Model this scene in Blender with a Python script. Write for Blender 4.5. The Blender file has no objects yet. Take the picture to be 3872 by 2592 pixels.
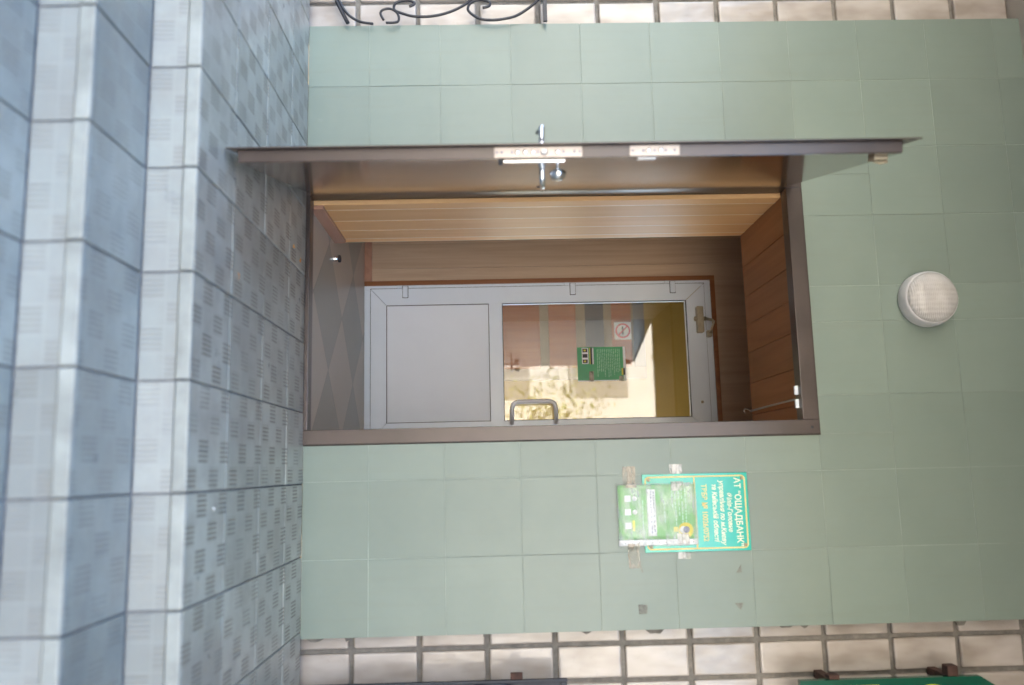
import bpy, bmesh, math, random
from mathutils import Vector, Matrix
R = math.radians
random.seed(7)
sc = bpy.context.scene
C = sc.collection

# ------------------------------------------------------------------ camera, world, sun, exposure
cam_d = bpy.data.cameras.new("camera"); cam = bpy.data.objects.new("camera", cam_d); C.objects.link(cam)
sc.camera = cam
RW = ((0.98839134, 0.15063402, -0.01979795), (-0.15019668, 0.9884116, 0.02198764), (0.02288061, -0.01875881, 0.9995622))
rt, fw, up = Vector(RW[0]), Vector(RW[1]), Vector(RW[2])      # upright right / forward / up
# the photograph lies on its side: picture-right is world-up
lx, ly, lz = up, -rt, -fw
m = Matrix((lx, ly, lz)).transposed().to_4x4()
m.translation = Vector((1.61448, -3.32347, 0.76246))
cam.matrix_world = m
cam_d.sensor_fit = 'HORIZONTAL'; cam_d.sensor_width = 36.0
cam_d.lens = 36.0 * 3137.3 / 3872
cam_d.clip_start = 0.05; cam_d.clip_end = 400
cam_d.dof.use_dof = True; cam_d.dof.focus_distance = 4.1; cam_d.dof.aperture_fstop = 1.35

SUN_EL, SUN_AZ = R(47), R(-24)      # azimuth from +Y towards +X
w = bpy.data.worlds.new("World"); sc.world = w; w.use_nodes = True
nt = w.node_tree; nt.nodes.clear()
sky = nt.nodes.new('ShaderNodeTexSky'); sky.sky_type = 'NISHITA'; sky.sun_disc = False
sky.sun_elevation = SUN_EL; sky.sun_rotation = SUN_AZ
sky.air_density = 1.0; sky.dust_density = 2.0; sky.ozone_density = 1.0
bg = nt.nodes.new('ShaderNodeBackground'); bg.inputs[1].default_value = 0.15
wo = nt.nodes.new('ShaderNodeOutputWorld')
nt.links.new(sky.outputs[0], bg.inputs[0]); nt.links.new(bg.outputs[0], wo.inputs[0])
sd = bpy.data.lights.new("sun", 'SUN'); sd.energy = 3.5; sd.angle = R(0.5); sd.color = (1.0, 0.95, 0.88)
so = bpy.data.objects.new("sun", sd); C.objects.link(so)
sdir = Vector((math.sin(SUN_AZ) * math.cos(SUN_EL), math.cos(SUN_AZ) * math.cos(SUN_EL), math.sin(SUN_EL)))
so.rotation_euler = sdir.to_track_quat('Z', 'Y').to_euler(); so.location = (0, 10, 20)
sc.view_settings.view_transform = 'Standard'; sc.view_settings.look = 'None'
sc.view_settings.exposure = 3.25; sc.view_settings.gamma = 1.0
sc.render.engine = 'CYCLES'
sc.cycles.max_bounces = 10; sc.cycles.diffuse_bounces = 5; sc.cycles.glossy_bounces = 5; sc.cycles.transmission_bounces = 8
sc.cycles.transparent_max_bounces = 12
sc.cycles.use_denoising = True

# ------------------------------------------------------------------ materials
class NB:
    def __init__(s, name):
        s.m = bpy.data.materials.new(name); s.m.use_nodes = True; s.t = s.m.node_tree
        s.n = s.t.nodes; s.b = s.n['Principled BSDF']; s.out = s.n['Material Output']
    def node(s, t, **k):
        n = s.n.new(t)
        for a, b in k.items(): setattr(n, a, b)
        return n
    def ln(s, a, b): s.t.links.new(a, b)
    def math(s, op, a, b=None, c=None):
        n = s.node('ShaderNodeMath', operation=op)
        for i, v in enumerate((a, b, c)):
            if v is None: continue
            if isinstance(v, (int, float)): n.inputs[i].default_value = v
            else: s.ln(v, n.inputs[i])
        return n.outputs[0]
    def pos(s):
        g = s.node('ShaderNodeTexCoord'); return g.outputs['Object']
    def wpos(s):
        g = s.node('ShaderNodeNewGeometry'); return g.outputs['Position']
    def noise(s, vec, scale, detail=4, rough=.6, mapscale=None):
        if mapscale:
            mp = s.node('ShaderNodeMapping'); mp.inputs['Scale'].default_value = mapscale
            s.ln(vec, mp.inputs[0]); vec = mp.outputs[0]
        n = s.node('ShaderNodeTexNoise'); n.inputs['Scale'].default_value = scale
        n.inputs['Detail'].default_value = detail; n.inputs['Roughness'].default_value = rough
        s.ln(vec, n.inputs['Vector']); return n.outputs[0]
    def ramp(s, fac, stops):
        r = s.node('ShaderNodeValToRGB'); e = r.color_ramp.elements
        while len(e) < len(stops): e.new(.5)
        for i, (p, c) in enumerate(stops):
            e[i].position = p; e[i].color = (c[0], c[1], c[2], 1)
        s.ln(fac, r.inputs[0]); return r.outputs[0]
    def mix(s, fac, a, b, mode='MIX'):
        n = s.node('ShaderNodeMix', data_type='RGBA', blend_type=mode)
        for k, v in ((0, fac), (6, a), (7, b)):
            if isinstance(v, (int, float)): n.inputs[k].default_value = v
            elif isinstance(v, tuple): n.inputs[k].default_value = (v[0], v[1], v[2], 1)
            else: s.ln(v, n.inputs[k])
        return n.outputs[2]
    def bump(s, h, strength=.3, dist=.002):
        b = s.node('ShaderNodeBump'); b.inputs['Strength'].default_value = strength; b.inputs['Distance'].default_value = dist
        s.ln(h, b.inputs['Height']); s.ln(b.outputs[0], s.b.inputs['Normal']); return b
    def set(s, color=None, rough=None, metal=None, **k):
        for nm, v in (('Base Color', color), ('Roughness', rough), ('Metallic', metal)):
            if v is None: continue
            if isinstance(v, tuple): s.b.inputs[nm].default_value = (v[0], v[1], v[2], 1)
            elif isinstance(v, (int, float)): s.b.inputs[nm].default_value = v
            else: s.ln(v, s.b.inputs[nm])
        for nm, v in k.items(): s.b.inputs[nm.replace('_', ' ')].default_value = v
        return s

M = {}
def simple(name, col, rough=.5, metal=0, var=.12, scale=8, bump=0, bscale=200, **k):
    a = NB(name); p = a.pos()
    n = a.noise(p, scale, 5)
    c2 = tuple(min(1, x * (1 + var)) for x in col); c1 = tuple(x * (1 - var) for x in col)
    a.set(color=a.ramp(n, [(.3, c1), (.7, c2)]), rough=rough, metal=metal, **k)
    if bump: a.bump(a.noise(p, bscale, 2), bump, .001)
    M[name] = a.m; return a

def mat_walltile():
    a = NB('sage_tile'); p = a.wpos()
    at = a.node('ShaderNodeAttribute', attribute_name='tone')
    n = a.noise(p, 3.0, 4); f = a.noise(p, 900, 2, .7); s2 = a.noise(p, 1.3, 3)
    col = a.ramp(n, [(.25, (.197, .248, .214)), (.75, (.220, .272, .235))])
    v = a.math('MULTIPLY_ADD', at.outputs['Fac'], .10, .95)
    cc = a.node('ShaderNodeCombineColor')
    for i in range(3): a.ln(v, cc.inputs[i])
    col = a.mix(1.0, col, cc.outputs[0], 'MULTIPLY')
    scf = a.ramp(a.noise(p, 11, 6, .75, (1, 1, .5)), [(.66, (0, 0, 0)), (.76, (1, 1, 1))])
    col = a.mix(a.math('MULTIPLY', scf, .16), col, (.40, .44, .38))
    # fine speckle and faint vertical run marks
    col = a.mix(a.math('MULTIPLY', f, .12), col, (.15, .18, .14))
    st = a.noise(p, 6, 4, .6, (6, 1, .35))
    col = a.mix(a.math('MULTIPLY', a.ramp(st, [(.52, (0, 0, 0)), (.8, (1, 1, 1))]), .16), col, (.19, .19, .15))
    a.set(color=col, rough=a.math('MULTIPLY_ADD', s2, .15, .27), Specular_IOR_Level=.5)
    a.bump(a.math('ADD', a.math('MULTIPLY', a.noise(p, 500, 2), .35), a.noise(p, 7, 2)), .22, .0012)
    M['sage_tile'] = a.m
mat_walltile()

def mat_porch(name, horiz=True, worn=False):
    """ribbed ceramic: 28 cm tiles, a checker of ribbed and plain squares"""
    a = NB(name); p = a.wpos(); sp = a.node('ShaderNodeSeparateXYZ'); a.ln(p, sp.inputs[0])
    X, Yv, Z = sp.outputs
    V = Yv if horiz else Z
    u = a.math('DIVIDE', a.math('ADD', X, -.54 + 2.79), .2790)
    v = a.math('DIVIDE', a.math('ADD', V, 6.612 if horiz else 3.0), .3350 if horiz else .2790)
    u4 = a.math('MULTIPLY', u, 4); v4 = a.math('MULTIPLY', v, 4)
    chk = a.math('MODULO', a.math('ADD', a.math('FLOOR', u4), a.math('FLOOR', v4)), 2)
    # ribs run in the depth direction, five to a square
    rib = a.math('MULTIPLY_ADD', a.math('SINE', a.math('MULTIPLY', u, 2 * math.pi * 22)), .5, .5)
    fu = a.math('FRACT', u4); fv = a.math('FRACT', v4)
    def inside(f):
        return a.math('MULTIPLY', a.math('GREATER_THAN', f, .08), a.math('LESS_THAN', f, .92))
    mask = a.math('MULTIPLY', chk, a.math('MULTIPLY', inside(fu), inside(fv)))
    h = a.math('MULTIPLY', a.math('SUBTRACT', 1.0, rib), mask)           # groove depth 0..1
    edge = a.math('SUBTRACT', 1.0, a.math('MULTIPLY', a.math('GREATER_THAN', fu, .025), a.math('GREATER_THAN', fv, .025)))
    at = a.node('ShaderNodeAttribute', attribute_name='tone')
    n = a.noise(p, 5, 6, .65); n2 = a.noise(p, 1.7, 3)
    tone = a.math('ADD', a.math('MULTIPLY', at.outputs['Fac'], .55), a.math('MULTIPLY', n, .45))
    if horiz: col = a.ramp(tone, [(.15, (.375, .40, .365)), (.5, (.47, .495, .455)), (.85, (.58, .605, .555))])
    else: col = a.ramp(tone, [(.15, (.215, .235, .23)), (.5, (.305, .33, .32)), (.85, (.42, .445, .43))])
    brown = a.ramp(a.noise(p, 6, 5, .7), [(.45, (0, 0, 0)), (.68, (1, 1, 1))])
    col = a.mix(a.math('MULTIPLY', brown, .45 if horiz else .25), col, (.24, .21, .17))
    wear = a.ramp(a.noise(p, 3.2, 4, .6), [(.30, (.25, .25, .25)), (.55, (1, 1, 1))])
    if worn: wear = a.math('MULTIPLY', wear, .4)
    dirt = a.math('MULTIPLY', a.math('MULTIPLY', h, wear), a.math('MULTIPLY_ADD', n2, .9, .25))
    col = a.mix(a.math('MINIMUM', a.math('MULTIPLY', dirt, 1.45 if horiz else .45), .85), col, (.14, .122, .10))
    blot = a.ramp(a.noise(p, 2.3, 6, .7), [(.40, (0, 0, 0)), (.60, (1, 1, 1))])
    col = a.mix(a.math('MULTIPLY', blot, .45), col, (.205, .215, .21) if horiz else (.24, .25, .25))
    col = a.mix(a.math('MULTIPLY', edge, .3), col, (.42, .43, .43))
    a.set(color=col, rough=a.math('MULTIPLY_ADD', n, .35, .16), Specular_IOR_Level=.55)
    if worn:
        gr = a.ramp(a.noise(p, 1.5, 5, .65), [(.35, (.50, .56, .62)), (.65, (.86, .90, .93))])
        col = a.mix(1.0, col, gr, 'MULTIPLY')
        a.set(color=col)
    hh = a.math('ADD', a.math('MULTIPLY', h, -1.0), a.math('MULTIPLY', n, .25))
    a.bump(hh, .45, .0020)
    M[name] = a.m
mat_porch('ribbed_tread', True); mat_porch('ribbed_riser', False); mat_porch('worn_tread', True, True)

def mat_wood(name, c1, c2, c3, axis='Z', rough=.35, bands=14, coat=.2):
    a = NB(name); p = a.pos()
    at = a.node('ShaderNodeAttribute', attribute_name='tone')
    sc_ = {'Z': (bands, bands, .6), 'X': (.6, bands, bands), 'Y': (bands, .6, bands)}[axis]
    mp = a.node('ShaderNodeMapping'); mp.inputs['Scale'].default_value = sc_; a.ln(p, mp.inputs[0])
    off = a.node('ShaderNodeVectorMath', operation='ADD'); a.ln(mp.outputs[0], off.inputs[0])
    cx = a.node('ShaderNodeCombineXYZ'); o = a.math('MULTIPLY', at.outputs['Fac'], 37)
    a.ln(o, cx.inputs[0]); a.ln(o, cx.inputs[1]); a.ln(o, cx.inputs[2]); a.ln(cx.outputs[0], off.inputs[1])
    n = a.node('ShaderNodeTexNoise'); n.inputs['Scale'].default_value = 1.6; n.inputs['Detail'].default_value = 6
    n.inputs['Roughness'].default_value = .62; n.inputs['Distortion'].default_value = .7; a.ln(off.outputs[0], n.inputs['Vector'])
    col = a.ramp(n.outputs[0], [(.3, c1), (.5, c2), (.72, c3)])
    fine = a.noise(p, 1, 3, .6, tuple(x * 12 for x in sc_))
    col = a.mix(a.math('MULTIPLY', fine, .3), col, c1)
    v = a.math('MULTIPLY_ADD', at.outputs['Fac'], .24, .88)
    cc = a.node('ShaderNodeCombineColor')
    for i in range(3): a.ln(v, cc.inputs[i])
    col = a.mix(1.0, col, cc.outputs[0], 'MULTIPLY')
    a.set(color=col, rough=rough, Coat_Weight=coat, Coat_Roughness=.15)
    a.bump(fine, .1, .0008)
    M[name] = a.m
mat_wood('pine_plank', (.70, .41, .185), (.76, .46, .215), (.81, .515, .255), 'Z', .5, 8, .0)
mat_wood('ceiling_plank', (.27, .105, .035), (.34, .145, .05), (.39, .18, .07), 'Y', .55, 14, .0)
mat_wood('brown_panel', (.40, .28, .19), (.50, .36, .25), (.57, .42, .30), 'Z', .4)
mat_wood('orange_trim', (.22, .08, .03), (.29, .11, .04), (.34, .14, .05), 'Z', .35)
mat_wood('skirting_wood', (.34, .17, .11), (.42, .22, .15), (.47, .26, .18), 'Y', .35)
mat_wood('rust_panel', (.24, .065, .012), (.29, .085, .016), (.33, .11, .024), 'Z', .4)

def mat_steel_paint():
    a = NB('hammered_brown_paint'); p = a.pos()
    n = a.noise(p, 260, 3, .6); n2 = a.noise(p, 4, 4)
    col = a.ramp(n2, [(.3, (.042, .028, .024)), (.7, (.066, .043, .037))])
    a.set(color=col, rough=a.math('MULTIPLY_ADD', n2, .2, .22), metal=.25, Specular_IOR_Level=.9)
    a.bump(n, .35, .0012); M['hammered_brown_paint'] = a.m
mat_steel_paint()
a = NB('polished_leaf_laminate'); p = a.pos()
n = a.noise(p, 2.2, 4); n2 = a.noise(p, 3, 5, .6, (1, 1, .25))
a.set(color=a.ramp(n, [(.3, (.042, .019, .008)), (.7, (.070, .034, .014))]), rough=a.math('MULTIPLY_ADD', n2, .16, .10),
      Specular_IOR_Level=.8, Coat_Weight=.6, Coat_Roughness=.12)
a.bump(a.noise(p, 5, 2), .06, .003)
M['polished_leaf_laminate'] = a.m

def mat_block():
    a = NB('glazed_block'); p = a.wpos()
    at = a.node('ShaderNodeAttribute', attribute_name='tone')
    cx = a.node('ShaderNodeCombineXYZ'); o = a.math('MULTIPLY', at.outputs['Fac'], 23); a.ln(o, cx.inputs[0]); a.ln(o, cx.inputs[2])
    vm = a.node('ShaderNodeVectorMath', operation='ADD'); a.ln(p, vm.inputs[0]); a.ln(cx.outputs[0], vm.inputs[1])
    n = a.noise(vm.outputs[0], 3, 2, .4, (5, 3, 2.0))
    n2 = a.noise(vm.outputs[0], 40, 4)
    col = a.ramp(n, [(.3, (.35, .305, .265)), (.5, (.44, .39, .35)), (.7, (.51, .465, .43))])
    col = a.mix(a.math('MULTIPLY', a.ramp(n2, [(.6, (0, 0, 0)), (.7, (1, 1, 1))]), .10), col, (.25, .2, .16))
    a.set(color=col, rough=.16, Specular_IOR_Level=.55)
    a.bump(n, .5, .010); M['glazed_block'] = a.m
mat_block()
simple('edge_shadow_dark', (.07, .06, .05), .9, var=.4, scale=40)  # dark tone for the painted shadow line around the door frame
simple('mortar', (.20, .185, .165), .9, var=.3, scale=25, bump=.6, bscale=120)
simple('tile_grout', (.27, .32, .28), .8, var=.5, scale=1.6)
simple('porch_grout', (.19, .195, .21), .9, var=.3, scale=30)
simple('nosing_ceramic', (.30, .32, .305), .38, var=.30, scale=7, bump=.15, bscale=60)
simple('concrete_soffit', (.42, .37, .31), .85, var=.1, scale=3, bump=.4, bscale=90)
simple('white_plastic', (.80, .86, .94), .25, var=.03, scale=4)
simple('white_panel', (.83, .87, .94), .42, var=.03, scale=2)
simple('rubber_seal', (.03, .03, .035), .6)
simple('grey_metal', (.45, .45, .46), .3, .8)
simple('pull_paint', (.74, .74, .77), .35, .2, var=.05)
simple('chrome', (.82, .83, .86), .13, 1, var=.04)
simple('dark_iron', (.022, .022, .028), .42, .0, var=.3, scale=30)
simple('navy_iron', (.016, .020, .032), .5, .0, var=.25, scale=12)
simple('brushed_lock', (.50, .43, .375), .45, .55, var=.06, scale=30)
simple('aged_closer', (.42, .36, .26), .45, .3, var=.2, scale=20)
simple('rusty_steel', (.07, .035, .027), .8, .2, var=.45, scale=30, bump=.5, bscale=90)
simple('lamp_ring', (.58, .565, .575), .35, var=.03)
simple('plaque_green', (.02, .44, .33), .16, var=.06, scale=4, Specular_IOR_Level=.7)
simple('gold_paint', (.74, .60, .22), .45, var=.1)
simple('paper_green', (.16, .42, .12), .3, var=.2, scale=9)
simple('paper_green_dark', (.03, .33, .11), .4, var=.12, scale=9)
simple('paper_white', (.82, .83, .85), .5, var=.03)
simple('ink_grey', (.22, .24, .34), .7, var=.1)
simple('ink_dark', (.05, .05, .055), .7, var=.1)
simple('ink_pale', (.42, .70, .48), .6, var=.1)
simple('yellow_print', (.80, .70, .08), .5, var=.1)
simple('red_print', (.55, .04, .06), .5)
simple('sign_green', (.004, .075, .045), .25, var=.15, scale=5)
simple('sign_yellow', (.75, .68, .02), .4)
simple('glue_residue', (.20, .205, .18), .75, var=.3, scale=80)
simple('dry_leaf', (.62, .30, .09), .7, var=.3, scale=90)
simple('litter_white', (.75, .73, .70), .7, var=.1)
simple('white_render', (.62, .58, .50), .85, var=.05)
simple('amber_wall', (.36, .27, .09), .7, var=.05)
simple('beige_rail', (.22, .165, .09), .5, var=.08)
simple('grey_panel', (.11, .115, .12), .5, var=.08)
simple('charcoal_panel', (.022, .025, .03), .4, var=.08)
simple('cream_facade', (.78, .73, .63), .9, var=.08, scale=.6)
simple('window_dark', (.40, .36, .30), .1, var=.2)
simple('street_paving', (.27, .225, .17), .95, var=.15, scale=1.2, bump=.5, bscale=30)
simple('brick_red', (.38, .17, .11), .9, var=.15, scale=6)
simple('bark', (.12, .085, .06), .9, var=.3, scale=14)
simple('foliage', (.30, .32, .05), .6, var=.5, scale=3)
simple('vestibule_dark', (.10, .055, .03), .5, var=.15)

def mat_diamond():
    """45 degree checker of warm grey and green grey floor tiles"""
    a = NB('diamond_floor'); p = a.wpos(); sp = a.node('ShaderNodeSeparateXYZ'); a.ln(p, sp.inputs[0])
    X, Yv, _ = sp.outputs
    # rhomb lattice through (.846,.147), (.846,.807), (1.145,.459)
    s = a.math('DIVIDE', a.math('ADD', X, -.846 + 6.0), .60); t = a.math('DIVIDE', a.math('ADD', Yv, -.147 + 6.6), .66)
    u = a.math('ADD', s, t); v = a.math('ADD', a.math('SUBTRACT', s, t), 20)
    chk = a.math('MODULO', a.math('ADD', a.math('FLOOR', u), a.math('FLOOR', v)), 2)
    n = a.noise(p, 4, 6, .65); n2 = a.noise(p, 45, 4)
    c = a.mix(chk, (.47, .42, .355), (.31, .31, .275))
    c = a.mix(a.math('MULTIPLY', n, .5), c, a.mix(chk, (.56, .51, .44), (.40, .39, .35)))
    c = a.mix(a.math('MULTIPLY', n2, .15), c, (.1, .1, .09))
    fu = a.math('FRACT', u); fv = a.math('FRACT', v)
    e = a.math('SUBTRACT', 1.0, a.math('MULTIPLY', a.math('GREATER_THAN', fu, .008), a.math('GREATER_THAN', fv, .008)))
    c = a.mix(a.math('MULTIPLY', e, .6), c, (.07, .07, .065))
    a.set(color=c, rough=a.math('MULTIPLY_ADD', n, .2, .28)); a.bump(n, .1, .002); M['diamond_floor'] = a.m
mat_diamond()

def mat_glass(name, refl=.1, tint=(.92, .95, .93)):
    a = NB(name); a.n.remove(a.b)
    g = a.node('ShaderNodeBsdfGlossy'); g.inputs['Roughness'].default_value = .012; g.inputs[0].default_value = (1, 1, 1, 1)
    t = a.node('ShaderNodeBsdfTransparent'); t.inputs[0].default_value = (*tint, 1)
    f = a.node('ShaderNodeFresnel'); f.inputs[0].default_value = 1.5
    mx = a.node('ShaderNodeMixShader'); a.ln(a.math('ADD', f.outputs[0], refl), mx.inputs[0])
    a.ln(t.outputs[0], mx.inputs[1]); a.ln(g.outputs[0], mx.inputs[2]); a.ln(mx.outputs[0], a.out.inputs[0])
    M[name] = a.m
mat_glass('door_glass', .06)

def mat_clearfilm(name, alpha, rough, col=(.9, .95, .97)):
    a = NB(name); p = a.pos()
    n = a.noise(p, 9, 4, .6, (1.0, 1.0, 3.0))
    a.set(color=col, rough=rough, Alpha=alpha, Specular_IOR_Level=.9)
    if alpha:
        a.ln(a.ramp(n, [(.42, (alpha * .35,) * 3), (.66, (min(1, alpha * 2.2),) * 3)]), a.b.inputs['Alpha'])
    a.bump(n, .9, .02); M[name] = a.m
mat_clearfilm('plastic_sleeve', .16, .12); mat_clearfilm('clear_tape', .45, .15, (.85, .83, .8)); mat_clearfilm('paper_tape', .42, .35, (.62, .54, .43))

a = NB('prismatic_glass'); p = a.pos()
wv = a.node('ShaderNodeTexWave', wave_type='BANDS', bands_direction='Z'); wv.inputs['Scale'].default_value = 42; wv.inputs['Distortion'].default_value = .3
a.ln(p, wv.inputs[0]); wv2 = a.node('ShaderNodeTexWave', wave_type='BANDS', bands_direction='X'); wv2.inputs['Scale'].default_value = 16
a.ln(p, wv2.inputs[0])
a.set(color=a.ramp(a.noise(p, 18, 3), [(.3, (.47, .44, .42)), (.75, (.56, .54, .53))]), rough=.14, Specular_IOR_Level=.9, Coat_Weight=.6, Coat_Roughness=.06)
a.bump(a.math('ADD', wv.outputs[1], a.math('MULTIPLY', wv2.outputs[1], .9)), .5, .003); M['prismatic_glass'] = a.m

# ------------------------------------------------------------------ mesh helpers
class MB:
    def __init__(s): s.bm = bmesh.new(); s.tone = s.bm.faces.layers.float.new('tone'); s.mi = 0; s.t = .5
    def _fin(s, fs):
        for f in fs: f[s.tone] = s.t; f.material_index = s.mi
    def poly(s, pts):
        f = s.bm.faces.new([s.bm.verts.new(p) for p in pts]); s._fin([f]); return f
    def hexa(s, P):
        v = [s.bm.verts.new(p) for p in P]
        fs = [s.bm.faces.new([v[i] for i in q]) for q in ((0, 3, 2, 1), (4, 5, 6, 7), (0, 1, 5, 4), (1, 2, 6, 5), (2, 3, 7, 6), (3, 0, 4, 7))]
        s._fin(fs); return fs
    def box(s, x0, x1, y0, y1, z0, z1, bev=0, seg=2):
        fs = s.hexa([(x0, y0, z0), (x1, y0, z0), (x1, y1, z0), (x0, y1, z0), (x0, y0, z1), (x1, y0, z1), (x1, y1, z1), (x0, y1, z1)])
        if bev:
            es = list({e for f in fs for e in f.edges})
            r = bmesh.ops.bevel(s.bm, geom=es, offset=bev, segments=seg, affect='EDGES', profile=.6)
            s._fin(r['faces'])
        return fs
    def tube(s, pts, r, n=8, cap=True):
        pts = [Vector(p) for p in pts]; rings = []
        rr = r if isinstance(r, (list, tuple)) else [r] * len(pts)
        prev = None
        for i, p in enumerate(pts):
            d = (pts[min(i + 1, len(pts) - 1)] - pts[max(i - 1, 0)]).normalized()
            if prev is None:
                a = d.orthogonal().normalized()
            else:
                a = (prev - d * prev.dot(d)).normalized()
            prev = a; b = d.cross(a)
            rings.append([s.bm.verts.new(p + (a * math.cos(t) + b * math.sin(t)) * rr[i]) for t in (2 * math.pi * k / n for k in range(n))])
        fs = []
        for A, B in zip(rings, rings[1:]):
            for k in range(n): fs.append(s.bm.faces.new((A[k], A[(k + 1) % n], B[(k + 1) % n], B[k])))
        if cap: fs.append(s.bm.faces.new(rings[0][::-1])); fs.append(s.bm.faces.new(rings[-1]))
        for f in fs: f.smooth = True
        s._fin(fs)
    def lathe(s, prof, c, axis, n=32):
        """prof: list of (radius, height along axis)"""
        ax = Vector(axis).normalized(); a = ax.orthogonal().normalized(); b = ax.cross(a); c = Vector(c); rings = []
        for r, h in prof:
            if r < 1e-6: rings.append([s.bm.verts.new(c + ax * h)])
            else: rings.append([s.bm.verts.new(c + ax * h + (a * math.cos(t) + b * math.sin(t)) * r) for t in (2 * math.pi * k / n for k in range(n))])
        fs = []
        for A, B in zip(rings, rings[1:]):
            for k in range(n):
                k2 = (k + 1) % n
                if len(A) == 1 and len(B) == 1: continue
                if len(A) == 1: fs.append(s.bm.faces.new((A[0], B[k2], B[k])))
                elif len(B) == 1: fs.append(s.bm.faces.new((A[k], A[k2], B[0])))
                else: fs.append(s.bm.faces.new((A[k], A[k2], B[k2], B[k])))
        for f in fs: f.smooth = True
        s._fin(fs)
    def build(s, name, mats, parent=None, origin=None, local=False):
        """vertices are world coordinates unless local; origin sets the base of a top-level mesh"""
        bmesh.ops.recalc_face_normals(s.bm, faces=s.bm.faces)
        me = bpy.data.meshes.new(name)
        off = Vector((0, 0, 0))
        o = bpy.data.objects.new(name, me)
        if parent is not None:
            o.parent = parent
            if not local: off = wloc(parent)
        elif origin is not None:
            off = Vector(origin); o.location = off
        if off.length: bmesh.ops.translate(s.bm, verts=s.bm.verts, vec=-off)
        s.bm.to_mesh(me); s.bm.free()
        for x in (mats if isinstance(mats, (list, tuple)) else [mats]): me.materials.append(M[x])
        C.objects.link(o); return o

def wloc(o):
    v = Vector((0, 0, 0))
    while o is not None: v += Vector(o.location); o = o.parent
    return v
def tag(o, label=None, cat=None, group=None, kind=None):
    for k, v in (('label', label), ('category', cat), ('group', group), ('kind', kind)):
        if v: o[k] = v
    return o
def thing(name, loc, label, cat, group=None, rz=0):
    o = bpy.data.objects.new(name, None); C.objects.link(o); o.location = loc; o.rotation_euler = (0, 0, rz)
    o.empty_display_size = .1
    return tag(o, label, cat, group)
def text(name, s, parent, mat, x, y, z, size, align='CENTER', shear=0, ext=.0004, bold=0, sx=1.0, rot=0):
    cu = bpy.data.curves.new(name, 'FONT'); cu.body = s; cu.size = size; cu.align_x = align; cu.shear = shear; cu.extrude = ext; cu.offset = bold
    t = bpy.data.objects.new('tmp', cu); C.objects.link(t)
    dg = bpy.context.evaluated_depsgraph_get(); me = bpy.data.meshes.new_from_object(t.evaluated_get(dg))
    C.objects.unlink(t); bpy.data.objects.remove(t)
    o = bpy.data.objects.new(name, me); me.materials.clear(); me.materials.append(M[mat]); C.objects.link(o)
    w_ = wloc(parent) if parent else Vector((0, 0, 0))
    me.transform(Matrix.Translation(Vector((x, y, z)) - w_) @ Matrix.Rotation(R(90), 4, 'X') @ Matrix.Rotation(rot, 4, 'Z') @ Matrix.Diagonal((sx, 1, 1, 1)))
    o.parent = parent; return o

# ------------------------------------------------------------------ setting: street, porch, steps
PE = -1.237            # porch edge
RIS = [0, -.134, -.268, -.402, -.536]
GO = -.64
b = MB(); b.box(-60, 60, -60, PE - 1.36, GO - .3, GO)
o = b.build('ground', 'street_paving'); tag(o, kind='structure')

XJ = [.54 + .279 * k for k in range(-14, 16)]
def rnd(): return random.random()
def tiled_deck(name, y_back, y_front, ztop, rows, mat):
    b = MB()
    for i, (xa, xb) in enumerate(zip(XJ, XJ[1:])):
        for ya, yb in zip(rows, rows[1:]):
            b.t = rnd(); dz = random.uniform(-.0008, .0008)
            g = .0028
            b.box(xa + g, xb - g, ya + g, yb - g, ztop - .012, ztop + dz, .0015, 1)
    return b
# porch
b = tiled_deck('p', 0, PE, 0, [PE + .004, -.940, -.605, -.270, .0], 'ribbed_tread')
b.mi = 1; b.t = .5; b.box(XJ[0], XJ[-1], PE + .012, .0, -.60, -.006)
o = b.build('porch', ['ribbed_tread', 'porch_grout']); tag(o, kind='structure')
# steps: nosing strip + riser + tread
y = PE
b = MB()
for k in range(5):
    z0 = RIS[k]; zr = RIS[k + 1] if k < 4 else GO
    for xa, xb in zip(XJ, XJ[1:]):
        j = random.uniform(-.001, .001)
        b.mi = 2; b.t = rnd(); b.box(xa + .0022, xb - .0022, y - .008 + j, y + .004, z0 - .036, z0 + .0012, .006, 3)
        b.mi = 1; b.t = rnd(); b.box(xa + .0028, xb - .0028, y, y + .012, zr + .003, z0 - .039, .001, 1)
    b.mi = 3; b.t = .5; b.box(XJ[0], XJ[-1], y + .006, y + .03, zr - .01, z0 - .008)
    if k < 4:
        yn = y - .299
        for xa, xb in zip(XJ, XJ[1:]):
            b.mi = 0; b.t = rnd(); b.box(xa + .0028, xb - .0028, yn + .008, y - .003, zr - .012, zr + random.uniform(-.0008, .0008), .0015, 1)
        b.mi = 3; b.box(XJ[0], XJ[-1], yn + .012, y + .02, GO - .02, zr - .006)
        y = yn
o = b.build('steps', ['worn_tread', 'ribbed_riser', 'nosing_ceramic', 'porch_grout']); tag(o, kind='structure')

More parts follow.
